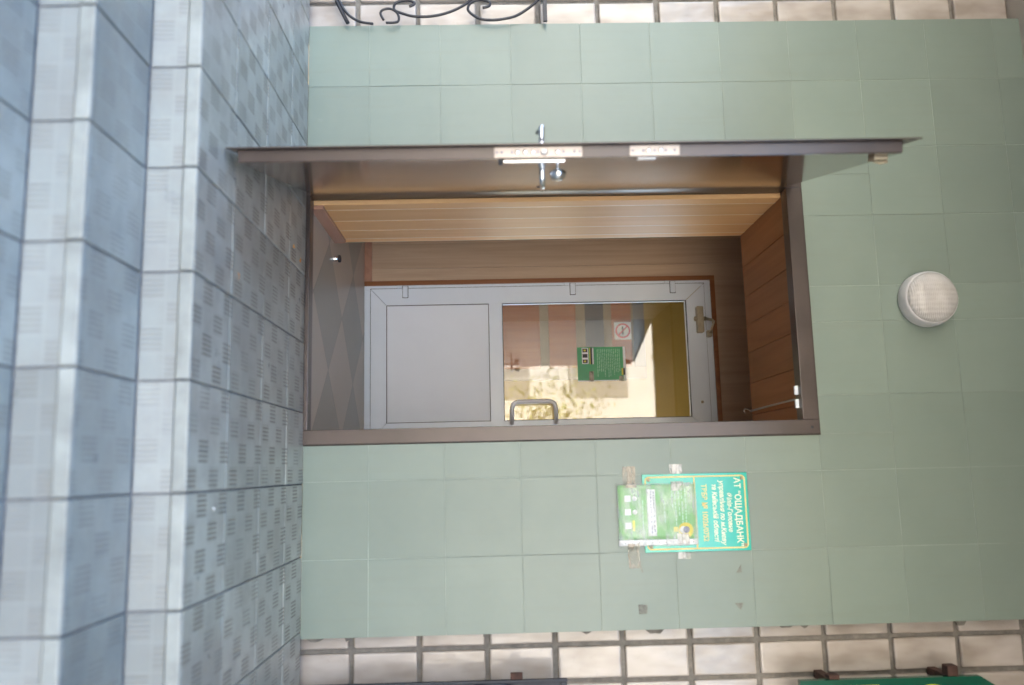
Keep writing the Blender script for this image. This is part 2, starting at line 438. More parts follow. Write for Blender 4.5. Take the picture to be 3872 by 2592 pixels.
# ------------------------------------------------------------------ walls
# sage green tiled entrance wall: tiles on a backing with the door opening left free
XL, XR = -.278, 2.243
OX0, OX1, OZ = .42, 1.505, 2.06
SOFF = 3.08
t = thing('tiled_wall', (1, 0, 0), 'sage green square tiled wall around the open doorway', 'wall')
cols = [XL, .0, .3, .6, .9, 1.05, 1.35, 1.65, 1.95, XR]
zr = [.0] + [.258 + .3 * k for k in range(0, 10)] + [SOFF]
b = MB(); b.mi = 0
def rect_minus(x0, x1, z0, z1):
    if x1 <= OX0 or x0 >= OX1 or z0 >= OZ: return [(x0, x1, z0, z1)]
    out = []
    if x0 < OX0: out.append((x0, OX0, z0, z1))
    if x1 > OX1: out.append((OX1, x1, z0, z1))
    if z1 > OZ: out.append((max(x0, OX0), min(x1, OX1), OZ, z1))
    return out
for xa, xb in zip(cols, cols[1:]):
    for za, zb in zip(zr, zr[1:]):
        b.t = rnd()
        for (p0, p1, q0, q1) in rect_minus(xa, xb, za, zb):
            g = .0014
            if p1 - p0 < .01 or q1 - q0 < .01: continue
            d = [random.uniform(-.0005, .0005) for _ in range(4)]; D = random.uniform(0, .0008)
            x0_, x1_, z0_, z1_ = p0 + g, p1 - g, q0 + g, q1 - g
            fs = b.hexa([(x0_, .0 + d[0] + D, z0_), (x1_, d[1] + D, z0_), (x1_, .012, z0_), (x0_, .012, z0_),
                         (x0_, d[2] + D, z1_), (x1_, d[3] + D, z1_), (x1_, .012, z1_), (x0_, .012, z1_)])
b.build('tile_facing', 'sage_tile', t)
b = MB()
for r in ((XL + .004, OX0, 0, SOFF), (OX1, XR - .004, 0, SOFF), (OX0, OX1, OZ, SOFF)):
    b.box(r[0], r[1], .0022, .10, r[2], r[3])
b.build('grout_backing', 'tile_grout', t)

def block_wall(name, x0, x1, xs, zs, label):
    b = MB(); b.mi = 1; b.box(x0, x1, .080, .16, -.02, SOFF)
    b.mi = 0
    for xa, xb in zip(xs, xs[1:]):
        for za, zb in zip(zs, zs[1:]):
            b.t = rnd(); g = .0088
            if xb - xa < .03: continue
            jx, jz = random.uniform(-.002, .002), random.uniform(-.002, .002)
            b.box(xa + g + jx, xb - g + jx, .062 + random.uniform(-.003, .003), .10, za + g + jz, zb - g + jz, .010, 4)
    o = b.build(name, ['glazed_block', 'mortar'], origin=((x0 + x1) / 2, .08, 0)); return o
zsR = [-.08] + [.183 + .2655 * k for k in range(0, 12)]; zsR[-1] = SOFF
xsR = [2.20, 2.303] + [2.303 + .137 * k for k in range(1, 18)]
o = block_wall('glazed_block_wall', 2.20, 4.64, xsR, zsR, ''); tag(o, 'cream glazed block wall with grey mortar beside the green letter sign', 'wall')
zsL = [.10] + [.195 + .2632 * k for k in range(0, 12)]; zsL[0] = -.08; zsL[-1] = SOFF
xsL = [-3.15 + .137 * k for k in range(0, 21)]
xsL = [-.418 - .137 * k for k in range(20, -1, -1)] + [-.27]
o = block_wall('glazed_block_wall', -3.16, -.24, xsL, zsL, ''); tag(o, 'pale glazed block wall behind the scrolled black window grille', 'wall')

# ragged mortar smear along the right edge of the tiles
b = MB(); z = 0.0
while z < SOFF:
    h = random.uniform(.03, .10); wd = random.uniform(.004, .030) if rnd() < .55 else .004
    b.t = rnd()
    n = 5
    pts = [(XR, z)] + [(XR + wd * math.sin(math.pi * (i + .5) / n) * random.uniform(.7, 1.2), z + h * (i + .5) / n) for i in range(n)] + [(XR, z + h)]
    top = [(p[0], .0605, p[1]) for p in pts]; bot = [(p[0], .075, p[1]) for p in pts]
    vt = [b.bm.verts.new(p) for p in top]; vb = [b.bm.verts.new(p) for p in bot]
    b.bm.faces.new(vt); 
    for i in range(len(pts)): b.bm.faces.new((vt[i], vt[(i + 1) % len(pts)], vb[(i + 1) % len(pts)], vb[i]))
    z += h
o = b.build('mortar_smear', 'mortar', t)

# soffit / canopy and the mass of the building over it
t = thing('canopy', (1, -.5, SOFF), 'grey beige concrete canopy over the entrance steps', 'canopy')
b = MB(); b.box(-2.4, 6, -3.1, .1, SOFF, SOFF + .2, .01); b.build('slab', 'concrete_soffit', t)
b = MB(); b.box(-2.4, 6, -3.25, -3.101, 2.62, SOFF + .19, .01); b.build('sky_block_beam', 'concrete_soffit', t)  # beam out of view, added to keep sky light off the upper wall
t = thing('building', (0, 3, 3.3), 'tall block of upper storeys above the entrance canopy', 'building')
b = MB(); b.box(-14, 6, .1, 3.2, SOFF + .004, 11); b.build('upper_storeys', 'white_render', t)
b = MB(); b.box(-14, -3.16, .1, 3.2, -.6, SOFF); b.build('unseen_side_wing', 'white_render', t)
b = MB(); b.box(4.6, 9, -5.5, .1, -.6, 11); b.build('unseen_side_wing', 'white_render', t)  # right wing out of view, added to block sky light from that side

# ------------------------------------------------------------------ doorway reveal and vestibule
RX0, RX1, RD = .497, 1.452, .65
VX0, VX1, VY, VZ = .06, 1.75, 1.53, 2.55
t = thing('vestibule', (1, .8, 0), 'small brown wood lined vestibule behind the open metal door', 'vestibule')
def plankwall(name, x, ys, z0, z1, mat, side):
    b = MB()
    for ya, yb in zip(ys, ys[1:]):
        b.t = rnd(); b.mi = 0
        if side < 0: b.box(x - .02, x, ya + .0022, yb - .0022, z0, z1, .002, 1)
        else: b.box(x, x + .02, ya + .0022, yb - .0022, z0, z1, .002, 1)
        b.mi = 1
        if side < 0: b.box(x - .018, x - .0001, yb - .0075, yb + .0015 if yb < ys[-1] else yb - .001, z0, z1)
    return b.build(name, [mat, 'joint_strip'], t)
simple('joint_strip', (.90, .84, .68), .35, var=.05)
ys = [.062, .140, .300, .450, .590, RD]
plankwall('side_planking', RX0, ys, .0, 2.0, 'pine_plank', -1)
b = MB(); b.box(RX0, RX0 + .018, .066, .60, .0, .055, .003); b.build('skirting', 'skirting_wood', t)
b = MB(); b.box(RX1, RX1 + .02, .062, RD, 0, 2.0); b.build('side_planking', 'pine_plank', t)
b = MB()
xs = [RX0 - .02, .66, .81, .95, 1.085, 1.235, 1.385, RX1 + .02]
for xa, xb in zip(xs, xs[1:]):
    b.t = rnd(); b.box(xa + .001, xb - .001, .062, RD + .01, 2.001, 2.018, .002, 1)
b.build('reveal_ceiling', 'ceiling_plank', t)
# body of the outer wall around the reveal
b = MB()
b.box(VX0 - .2, RX0 - .021, .101, RD, 0, VZ); b.box(RX1 + .021, 2.2, .101, RD, 0, VZ); b.box(RX0 - .021, RX1 + .021, .101, RD, 2.02, VZ)
b.build('outer_wall_core', 'brown_panel', t)
for xw in (VX0 - .1, VX1):
    b = MB(); b.box(xw, xw + .1, RD, VY + .3, 0, VZ); b.build('side_wall', 'brown_panel', t)
b = MB(); b.box(VX0 - .2, VX1 + .2, .101, VY + .3, VZ, VZ + .05); b.build('vestibule_ceiling', 'brown_panel', t)
# rear wall with grooves, hole for the white door (x .520-1.375, z 0-2.065)
DX0, DX1, DZ = .522, 1.375, 2.065
b = MB()
xs = [VX0, .262, .272, .420, DX0 - .012]
for xa, xb in ((VX0, .262), (.2635, .418), (.4195, DX0)):
    b.t = rnd(); b.box(xa, xb, VY, VY + .05, 0, VZ)
b.t = .4; b.box(DX1, VX1, VY, VY + .05, 0, VZ); b.box(DX0, DX1, VY, VY + .05, DZ, VZ)
b.build('rear_wall', 'brown_panel', t)
b = MB(); b.t = .3; b.box(DX0 - .028, DX0 - .001, VY - .012, VY - .0005, .0, DZ + .028, .002); b.box(DX0 - .001, DX1, VY - .012, VY - .0005, DZ + .001, DZ + .028, .002)
b.box(DX1 + .001, DX1 + .028, VY - .012, VY - .0005, 0, DZ + .028, .002)
b.build('door_trim', 'orange_trim', t)
b = MB(); b.box(VX0, DX0 - .03, VY - .014, VY - .0005, .0, .045, .003); b.build('skirting', 'skirting_wood', t)
b = MB(); b.box(VX0 - .1, VX1 + .1, .055, VY + .2, -.05, .0)
o = b.build('vestibule_floor', 'diamond_floor'); tag(o, kind='structure')

# corridor behind the glass door
t = thing('corridor', (1, 2.2, 0), 'panelled corridor seen through the glass of the white door', 'corridor')
b = MB()
b.box(-.4, 3.5, VY + .31, 3.0, VZ, VZ + .05); b.box(-.4, -.3, VY + .3, 3.0, 0, VZ); b.box(-.3, 1.36, 2.95, 3.0, 0, VZ); b.box(3.3, 3.5, 2.95, 3.0, 0, VZ); b.box(1.36, 3.3, 2.95, 3.0, 0, .35)  # rear wall gap out of view, added to let daylight brighten the corridor
b.box(VX1 + .1, 3.5, VY + .25, VY + .31, 0, VZ); b.box(-.3, VX0 - .1, VY + .25, VY + .31, 0, VZ); b.build('wall', 'amber_wall', t)
b = MB(); b.box(-.4, 3.5, VY + .2, 3.0, -.05, -.002); b.build('floor_covering', 'diamond_floor', t)
PY = 2.5
b = MB(); b.box(-.1, 1.0, PY, PY + .04, 0, 1.842); b.build('partition_frame', 'beige_rail', t)
zz = [(.25, .78), (.828, 1.092), (1.155, 1.35), (1.604, 1.745)]
for z0, z1 in zz:
    b = MB(); b.t = rnd(); b.box(.0, .92, PY - .008, PY - .0005, z0, z1, .003); b.build('partition_panel', 'rust_panel', t)
b = MB(); b.box(.0, .92, PY - .008, PY - .0005, 1.416, 1.549, .003); b.build('partition_panel', 'charcoal_panel', t)
b = MB(); b.box(.0, .92, PY - .008, PY - .0005, 1.76, 1.838, .003); b.build('partition_panel', 'grey_panel', t)
t = thing('no_smoking_sign', (.66, PY - .01, 1.62), 'small white no smoking sign with red ring behind the door glass', 'sign')
b = MB(); b.box(.600, .726, PY - .013, PY - .009, 1.622, 1.742); b.build('plate', 'paper_white', t)
b = MB()
c = Vector((.663, PY - .016, 1.682))
ring = [c + Vector((math.cos(a_) * .048, 0, math.sin(a_) * .048)) for a_ in [2 * math.pi * k / 28 for k in range(29)]]
b.tube(ring, .0055, 6, False); b.tube([c + Vector((-.034, 0, .034)), c + Vector((.034, 0, -.034))], .005, 6)
b.build('ring', 'red_print', t)
b = MB(); b.box(.631, .690, PY - .0145, PY - .0135, 1.676, 1.687); b.build('cigarette_mark', 'ink_dark', t)

# ------------------------------------------------------------------ brown steel door frame and leaf
t = thing('door_frame', (.97, 0, 0), 'purple brown hammered steel frame of the street doorway', 'door frame')
FX0, FX1, FXo0, FXo1, FZ, FZo = .478, 1.447, .418, 1.505, 1.997, 2.062
b = MB()
b.box(FX1, FXo1, -.012, .058, 0, FZo, .003); b.build('jamb', 'hammered_brown_paint', t)
b = MB(); b.box(FXo0, FX0, -.012, .058, 0, FZo, .003); b.build('jamb', 'hammered_brown_paint', t)
b = MB(); b.box(FX0 + .0005, FX1 - .0005, -.0115, .057, FZ, FZo - .001, .003); b.build('head', 'hammered_brown_paint', t)
b = MB(); b.box(FX0 + .0005, FX1 - .0005, -.012, .054, .0, .018, .003); b.build('sill', 'hammered_brown_paint', t)
b = MB(); b.lathe([(0, .0012), (.006, .001), (.006, -.001)], (1.478, -.0115, 2.03), (0, -1, 0), 12); b.build('screw', 'ink_dark', t)

for q in ((FXo1 + .0002, FXo1 + .0042, 0, FZo + .004), (FXo0 - .0042, FXo0 - .0002, 0, FZo + .004), (FXo0, FXo1, FZo + .0002, FZo + .0042)):  # thin dark strips standing in for the frame's edge shadow on the tiles
    b = MB(); b.box(q[0], q[1], -.0022, .002, q[2], q[3]); b.build('edge_shadow_strip', 'edge_shadow_dark', t)

hinge = Vector((.476, .0, 0)); free = Vector((.7165, -1.0, 0)); L = (free - hinge).length
ang = math.atan2(free.y - hinge.y, free.x - hinge.x)
leaf = thing('metal_door_leaf', hinge, 'brown metal entrance door leaf standing open towards the steps', 'door', rz=ang)
# local: x along leaf, +y = inner face side (towards the doorway), outer side is -y
TH = .036; ZB, ZT = .028, 1.985
b = MB(); b.box(.01, L, -TH, -.0015, ZB, ZT, .002); b.build('core', 'hammered_brown_paint', leaf, local=True)
b = MB(); b.box(.012, L - .003, -.0014, .0, ZB + .002, ZT - .002); b.build('inner_panel', 'polished_leaf_laminate', leaf, local=True)
b = MB(); b.box(.0, L + .032, -TH - .004, -TH - .0002, .004, 2.027, .001); b.build('outer_sheet', 'hammered_brown_paint', leaf, local=True)
# lock plates on the free edge
def lockplate(z0, z1, holes, bolts, cyl, screws):
    b = MB(); b.box(L - .001, L + .0022, -TH + .003, -.003, z0, z1, .0006, 1); o = b.build('lock_plate', 'brushed_lock', leaf, local=True)
    ym = -TH / 2
    for z in bolts:
        b = MB(); b.lathe([(.0062, .0), (.0062, .0035), (.005, .0042), (0, .0042)], (L + .002, ym, z), (1, 0, 0), 14)
        b.mi = 1; b.lathe([(.0072, .0), (.0072, .0005), (.0062, .0005)], (L + .002, ym, z), (1, 0, 0), 14)
        b.build('bolt', ['chrome', 'ink_dark'], o, local=True)
    for z in screws:
        b = MB(); b.lathe([(.0035, .0), (.0035, .0006), (0, .0006)], (L + .0021, ym, z), (1, 0, 0), 10)
        b.build('screw', 'ink_grey', o, local=True)
    if cyl:
        b = MB(); b.lathe([(.0105, 0), (.0105, .0006), (0, .0006)], (L + .0021, ym, cyl), (1, 0, 0), 18); b.box(L + .0004, L + .0040, ym - .009, ym + .002, cyl - .008, cyl + .008, .001); b.build('latch', 'grey_metal', o, local=True)
lockplate(.775, 1.033, [], [.842, .865, .888, .960], .921, [.782, .797, .827, .903, .978, 1.010, 1.025])
lockplate(1.173, 1.320, [], [1.228, 1.265], None, [1.182, 1.213, 1.246, 1.280, 1.305])
b = MB(); b.box(L - .065, L - .018, 0, .009, .800, .985, .003); b.build('escutcheon', 'chrome', leaf, local=True)
b = MB(); b.box(L - .065, L - .018, 0, .010, .787, .7995, .002); b.build('escutcheon_end', 'ink_dark', leaf, local=True)
def lever(side):
    b = MB(); s = side; y0 = .009 if s > 0 else -TH - .004
    b.lathe([(.013, 0), (.011, .006), (.0085, .014)], (L - .043, y0, .917), (0, s, 0), 16)
    pts = [(L - .043, y0 + s * .0, .917), (L - .043, y0 + s * .040, .917), (L - .045, y0 + s * .052, .9175), (L - .055, y0 + s * .060, .919),
           (L - .085, y0 + s * .066, .922), (L - .125, y0 + s * .066, .919), (L - .160, y0 + s * .060, .910)]
    b.tube(pts, [.0085, .0085, .009, .009, .0075, .0065, .006], 12)
    return b.build('lever_handle', 'chrome', leaf, local=True)
lever(1); lever(-1)
b = MB(); b.box(L - .065, L - .02, -TH - .010, -TH - .0042, .80, .985, .002); b.build('escutcheon', 'grey_metal', leaf, local=True)
b = MB(); b.lathe([(.005, 0), (.0055, .014), (.014, .019), (.0235, .025), (.0255, .031), (.023, .042), (.014, .051), (0, .054)], (L - .043, .009, .964), (0, 1, 0), 24)
b.build('turn_knob', 'chrome', leaf, local=True)
b = MB(); b.box(L - .10, L - .055, 0, .012, 1.925, 1.968, .003); b.tube([(L - .075, .012, 1.93), (L - .07, .02, 1.95), (L - .065, .016, 1.97)], .005, 8)
b.build('top_bracket', 'aged_closer', leaf, local=True)
b = MB(); b.box(L - .05, L - .02, 0, .004, 1.20, 1.255, .001); b.build('keyhole_cover', 'grey_metal', leaf, local=True)
for z in (.35, 1.65):
    b = MB(); b.lathe([(.009, -.05), (.009, .05)], (0, -.012, z), (0, 0, 1), 12); b.build('hinge', 'hammered_brown_paint', leaf, local=True)

# magnetic contact on the frame head and the hooked stay rod under the reveal ceiling
t = thing('contact_sensor', (1.33, .03, 1.99), 'pair of small white door contacts under the frame head', 'sensor')
for x in (1.308, 1.362):
    b = MB(); b.box(x, x + .036, .018, .032, 1.982, 1.9965, .002); b.build('contact_block', 'white_plastic', t)
t = thing('stay_hook', (1.36, .3, 1.98), 'thin grey metal stay rod hanging under the doorway ceiling', 'stay')
b = MB(); b.tube([(1.362, .045, 1.988), (1.366, .3, 1.978), (1.372, .575, 1.968)], .0045, 8); b.build('rod', 'grey_metal', t)
b = MB(); b.tube([(1.372, .575, 1.968), (1.362, .592, 1.962), (1.358, .60, 1.950), (1.368, .605, 1.944), (1.38, .60, 1.95)], .003, 8); b.build('hook', 'grey_metal', t)

# ------------------------------------------------------------------ white inner door
t = thing('white_door', (.95, VY, 0), 'white plastic inner door with glazed upper half and lower panel', 'door')
y0 = VY - .015
def frame_rect(name, mat, x0, x1, z0, z1, wl, wr, wb, wt, ya, yb, bev, parent):
    b = MB()
    b.box(x0, x0 + wl, ya, yb, z0, z1, bev); b.box(x1 - wr, x1, ya, yb, z0, z1, bev)
    b.box(x0 + wl - .0005, x1 - wr + .0005, ya + .0004, yb - .0004, z1 - wt, z1 - .0004, bev)
    if wb: b.box(x0 + wl - .0005, x1 - wr + .0005, ya + .0004, yb - .0004, z0 + .0004, z0 + wb, bev)
    return b.build(name, mat, parent)
frame_rect('frame', 'white_plastic', DX0 + .001, DX1 - .001, .0, DZ - .001, .026, .026, .036, .042, y0, y0 + .06, .004, t)
# leaf: mitred look from four bars with fine seams
x0, x1, z0, z1 = .545, 1.353, .040, 2.023
ya, yb = y0 - .012, y0 + .05
def mitre(b, xo0, xo1, zo0, zo1, xi0, xi1, zi0, zi1, ya, yb, g=.0009):
    # four mitred bars
    for q in (((xo0, zo0), (xi0, zi0), (xi0, zi1), (xo0, zo1)), ((xo1, zo0), (xi1, zi0), (xi1, zi1), (xo1, zo1)),
              ((xo0, zo0), (xo1, zo0), (xi1, zi0), (xi0, zi0)), ((xo0, zo1), (xo1, zo1), (xi1, zi1), (xi0, zi1))):
        cx = sum(p[0] for p in q) / 4; cz = sum(p[1] for p in q) / 4
        qq = []
        for (px, pz) in q:
            dx, dz = cx - px, cz - pz; l = math.hypot(dx, dz); qq.append((px + dx / l * g * 2, pz + dz / l * g * 2))
        v0 = [b.bm.verts.new((p[0], ya, p[1])) for p in qq]; v1 = [b.bm.verts.new((p[0], yb, p[1])) for p in qq]
        fs = [b.bm.faces.new(v0), b.bm.faces.new(v1)] + [b.bm.faces.new((v0[i], v0[(i + 1) % 4], v1[(i + 1) % 4], v1[i])) for i in range(4)]
        b._fin(fs)
lf = MB()
xi0, xi1, zi0, zi1 = .645, 1.337, .132, 1.912
# right stile is partly hidden by the steel frame
mitre(lf, x0, 1.437, z0, z1, xi0, 1.340, zi0, zi1, ya, yb)
lf.box(xi0 - .001, 1.341, ya + .0004, yb, .737, .815, .0015)
leafw = lf.build('leaf', 'white_plastic', t)
b = MB(); b.box(xi0 - .002, 1.342, ya + .009, ya + .028, zi0 - .002, .737)
b.build('lower_panel', 'white_panel', t)
b = MB()
for (p0, p1, q0, q1) in ((xi0, xi0 + .0035, zi0, .737), (1.3365, 1.340, zi0, .737), (xi0 + .0035, 1.3365, zi0, zi0 + .0035), (xi0 + .0035, 1.3365, .7335, .737)):
    b.box(p0, p1, ya + .004, ya + .0088, q0, q1)
b.box(x0 - .004, x0 + .004, y0 - .0045, y0 - .0005, z0 - .003, z1 + .003); b.box(x0 + .004, 1.37, y0 - .0045, y0 - .0005, z1 - .004, z1 + .003); b.box(x0 + .004, 1.37, y0 - .0045, y0 - .0005, z0 - .003, z0 + .004)
b.build('panel_seal', 'rubber_seal', t)
b = MB()
for (p0, p1, q0, q1) in ((xi0, xi0 + .004, .815, zi1), (1.336, 1.340, .815, zi1), (xi0 + .004, 1.336, .815, .819), (xi0 + .004, 1.336, zi1 - .004, zi1)):
    b.box(p0, p1, ya + .003, ya + .012, q0, q1)
b.build('glazing_seal', 'rubber_seal', t)
b = MB(); b.poly([(xi0, ya + .012, .815), (1.34, ya + .012, .815), (1.34, ya + .012, zi1), (xi0, ya + .012, zi1)]); b.build('glass_pane', 'door_glass', t)
for z in (.232, 1.225, 1.822):
    b = MB(); b.box(.5305, .6025, ya - .0012, ya - .0002, z - .0045, z + .0305); b.build('hinge_shade_plate', 'rubber_seal', t)  # dark plate painting the shadow outline around each hinge
    b = MB(); b.box(.527, .543, ya - .008, y0 + .002, z - .034, z - .006, .002); b.build('hinge_plate', 'white_plastic', t)
    b = MB(); b.box(.533, .600, ya - .014, ya, z - .002, z + .028, .005, 3); b.build('hinge', 'white_plastic', t)
# pull handle
b = MB()
P = [(1.352, ya, .858), (1.350, ya - .030, .858), (1.325, ya - .052, .859), (1.275, ya - .055, .860), (1.247, ya - .055, .868), (1.236, ya - .055, .890),
     (1.235, ya - .055, .99), (1.236, ya - .055, 1.082), (1.247, ya - .055, 1.104), (1.275, ya - .055, 1.112), (1.325, ya - .052, 1.113), (1.350, ya - .030, 1.114), (1.352, ya, 1.114)]
b.tube(P, .0125, 14); b.build('pull_handle', 'pull_paint', t)
b = MB(); b.lathe([(.008, 0), (.008, .004), (0, .006)], (1.255, ya, 1.975), (0, -1, 0), 14); b.build('screw_cap', 'aged_closer', t)
# closer
cl = thing('door_closer', (.78, VY - .04, 1.99), 'small beige overhead door closer with bent arm on white door', 'door closer')
b = MB(); b.box(.692, .848, ya - .045, ya - .0005, 1.963, 2.001, .006, 3); b.build('body', 'aged_closer', cl)
b = MB(); b.lathe([(.014, 0), (.014, .012), (.010, .015), (0, .015)], (.765, ya - .025, 1.963), (0, 0, -1), 16); b.build('adjuster', 'aged_closer', cl)
b = MB(); b.lathe([(.012, 0), (.012, .018), (0, .018)], (.765, ya - .025, 2.001), (0, 0, 1), 16)
b.tube([(.765, ya - .025, 2.015), (.79, ya - .12, 2.03), (.80, ya - .135, 2.03)], [.009, .007, .007], 8)
b.tube([(.80, ya - .135, 2.036), (.84, ya - .06, 2.036), (.85, ya - .02, 2.036)], .006, 8)
b.box(.835, .872, ya - .03, y0 - .0, 2.020, 2.050, .003); b.build('arm', 'aged_closer', cl)

# notice taped inside the glass
t = thing('notice_sheet', (1.02, ya, 1.25), 'green information sheet taped on the white door glass', 'notice')
ny = ya + .010
b = MB(); b.box(.917, 1.118, ny, ny + .001, 1.253, 1.536); b.build('sheet', 'paper_green_dark', t)
def boxes(name, mat, parent, L_):
    for q in L_:
        b = MB(); b.box(*q); b.build(name, mat, parent)
boxes('white_margin', 'paper_white', t, [(.917, 1.118, ny - .0012, ny - .0002, 1.522, 1.536), (1.113, 1.118, ny - .0012, ny - .0002, 1.253, 1.5215)])
boxes('white_box', 'paper_white', t, [(.921, 1.016, ny - .0012, ny - .0002, 1.280, 1.318), (.921, 1.018, ny - .0012, ny - .0002, 1.341, 1.349)])
boxes('dark_bar', 'ink_dark', t, [(.921, 1.018, ny - .0014, ny - .0002, 1.330, 1.3405), (1.045, 1.085, ny - .0014, ny - .0002, 1.520, 1.531)])
boxes('picture', 'ink_dark', t, [(x, x + .022, ny - .0024, ny - .0014, 1.284, 1.313) for x in (.925, .957, .990)])
boxes('yellow_bar', 'yellow_print', t, [(.921, 1.018, ny - .0014, ny - .0002, 1.325, 1.3298), (1.045, 1.085, ny - .0014, ny - .0002, 1.511, 1.5195)])
boxes('yellow_spot', 'yellow_print', t, [(x, x + .010, ny - .0034, ny - .0026, 1.291, 1.303) for x in (.931, .996)])
b = MB(); z = 1.486
for i in range(13):
    x = .930; zz_ = 1.499 - i * .0108
    xe = 1.10 - random.uniform(0, .05)
    while x < xe:
        w_ = random.uniform(.008, .026); b.box(x, min(x + w_, xe), ny - .0012, ny - .0002, zz_, zz_ + .0038); x += w_ + .004
b.build('text_lines', 'ink_pale', t)
boxes('tape', 'paper_tape', t, [(1.06, 1.122, ny - .0030, ny - .0022, 1.318, 1.346), (1.09, 1.122, ny - .0030, ny - .0022, 1.494, 1.520)])

# door stop
t = thing('door_stop', (.60, .57, 0), 'small chrome and rubber door stop on the vestibule floor', 'door stop')
b = MB(); b.lathe([(.015, 0), (.015, .022), (.013, .024)], (.60, .57, 0), (0, 0, 1), 20); b.build('post', 'chrome', t)
b = MB(); b.lathe([(.016, .024), (.018, .026), (.018, .034), (.014, .037), (0, .037)], (.60, .57, 0), (0, 0, 1), 20); b.build('rubber_ring', 'rubber_seal', t)

# ------------------------------------------------------------------ round wall lamp
t = thing('wall_lamp', (.968, 0, 2.545), 'round white bulkhead lamp with ribbed glass above the doorway', 'lamp')
b = MB(); b.lathe([(.110, 0), (.1135, .006), (.1145, .026), (.1115, .048), (.1085, .060), (.1045, .066), (.102, .066)], (.968, .0, 2.540), (0, -1, 0), 56); b.build('ring', 'lamp_ring', t)
b = MB(); b.lathe([(.1035, .062)] + [(.1032 * math.cos(a_), .064 + .040 * math.sin(a_)) for a_ in [math.pi / 2 * k / 14 for k in range(1, 14)]] + [(0, .106)], (.968, 0, 2.540), (0, -1, 0), 56)
b.build('diffuser', 'prismatic_glass', t)

# ------------------------------------------------------------------ bank plaque
t = thing('office_plaque', (1.80, 0, 1.34), 'green plaque with pale lettering and rounded border beside the doorway', 'plaque')
PX0, PX1, PZ0, PZ1 = 1.650, 1.952, 1.338, 1.756
b = MB(); b.box(PX0, PX1, -.006, .0, PZ0, PZ1, .0012); b.build('plate', 'plaque_green', t)
def rrect(x0, x1, z0, z1, r, y, n=5):
    pts = []
    for cx, cz, a0 in ((x1 - r, z1 - r, 0), (x0 + r, z1 - r, 90), (x0 + r, z0 + r, 180), (x1 - r, z0 + r, 270)):
        for k in range(n + 1): a_ = R(a0 + 90 * k / n); pts.append((cx + r * math.cos(a_), y, cz + r * math.sin(a_)))
    return pts + [pts[0]]
def flatline(b, pts, wd, d0, d1):
    """flat band following pts in the XZ plane"""
    P = [Vector((p[0], p[2])) for p in pts]; Lr = []
    for i, p in enumerate(P):
        closed = (P[0] - P[-1]).length < 1e-6
        pa = P[i - 1] if i > 0 else (P[-2] if closed else P[0]); pb = P[i + 1] if i < len(P) - 1 else (P[1] if closed else P[-1])
        d = (pb - pa).normalized(); nn = Vector((-d.y, d.x)); Lr.append((p + nn * wd / 2, p - nn * wd / 2))
    for (a0, a1), (b0, b1) in zip(Lr, Lr[1:]):
        b.hexa([(a0.x, d0, a0.y), (b0.x, d0, b0.y), (b0.x, d1, b0.y), (a0.x, d1, a0.y), (a1.x, d0, a1.y), (b1.x, d0, b1.y), (b1.x, d1, b1.y), (a1.x, d1, a1.y)])
b = MB(); flatline(b, rrect(PX0 + .012, PX1 - .012, PZ0 + .012, PZ1 - .012, .014, 0), .0055, -.0072, -.0062)
b.box(PX0 + .015, PX1 - .015, -.0072, -.0062, 1.541, 1.547); b.build('border', 'gold_paint', t)
simple('paper_cream', (.80, .80, .62), .5, var=.05)
for s_, zt, sz, sh, sx_ in (('АТ “ОЩАДБАНК”', 1.703, .034, .0, .93), ('Філія-Головне', 1.672, .025, .25, .9), ('управління по м.Києву', 1.643, .0255, .25, .88),
                      ('та Київській області', 1.614, .0255, .25, .9), ('ТВБВ № 10026/0752', 1.572, .028, .0, .88)):
    text('lettering', s_, t, 'gold_paint' if sz == .028 else 'paper_cream', 1.803, -.0064, zt, sz, shear=sh, bold=.0007, sx=sx_)
for x, z in ((PX0 + .022, PZ0 + .025), (PX1 - .022, PZ0 + .025), (PX0 + .022, PZ1 - .022), (PX1 - .022, PZ1 - .022)):
    b = MB(); b.lathe([(.0065, 0), (.0065, .003), (.004, .006), (0, .0065)], (x, -.006, z), (0, -1, 0), 14); b.build('screw', 'aged_closer', t)

# paper notice in a plastic sleeve taped over the lower half
t = thing('sleeved_notice', (1.80, -.01, 1.24), 'green notice in clear plastic sleeve taped over the plaque', 'notice')
def warp(x, z): return -.0125 - .0035 * math.sin(9 * x + 3) * math.sin(14 * z) - .002 * math.sin(40 * x + 25 * z)
def sheet(x0, x1, z0, z1, dy, nx=14, nz=18, th=.0006):
    b = MB(); g = [[(x0 + (x1 - x0) * i / nx, z0 + (z1 - z0) * j / nz) for i in range(nx + 1)] for j in range(nz + 1)]
    V = [[b.bm.verts.new((x, warp(x, z) + dy, z)) for x, z in r_] for r_ in g]; W = [[b.bm.verts.new((x, warp(x, z) + dy + th, z)) for x, z in r_] for r_ in g]
    fs = []
    for j in range(nz):
        for i in range(nx):
            fs.append(b.bm.faces.new((V[j][i], V[j][i + 1], V[j + 1][i + 1], V[j + 1][i]))); fs.append(b.bm.faces.new((W[j][i], W[j + 1][i], W[j + 1][i + 1], W[j][i + 1])))
    for i in range(nx):
        fs.append(b.bm.faces.new((V[0][i], W[0][i], W[0][i + 1], V[0][i + 1]))); fs.append(b.bm.faces.new((V[nz][i], V[nz][i + 1], W[nz][i + 1], W[nz][i])))
    for j in range(nz):
        fs.append(b.bm.faces.new((V[j][0], V[j + 1][0], W[j + 1][0], W[j][0]))); fs.append(b.bm.faces.new((V[j][nx], W[j][nx], W[j + 1][nx], V[j + 1][nx])))
    for f in fs: f.smooth = True
    return b
sheet(1.690, 1.900, 1.238, 1.543, 0).build('sheet', 'paper_green', t)
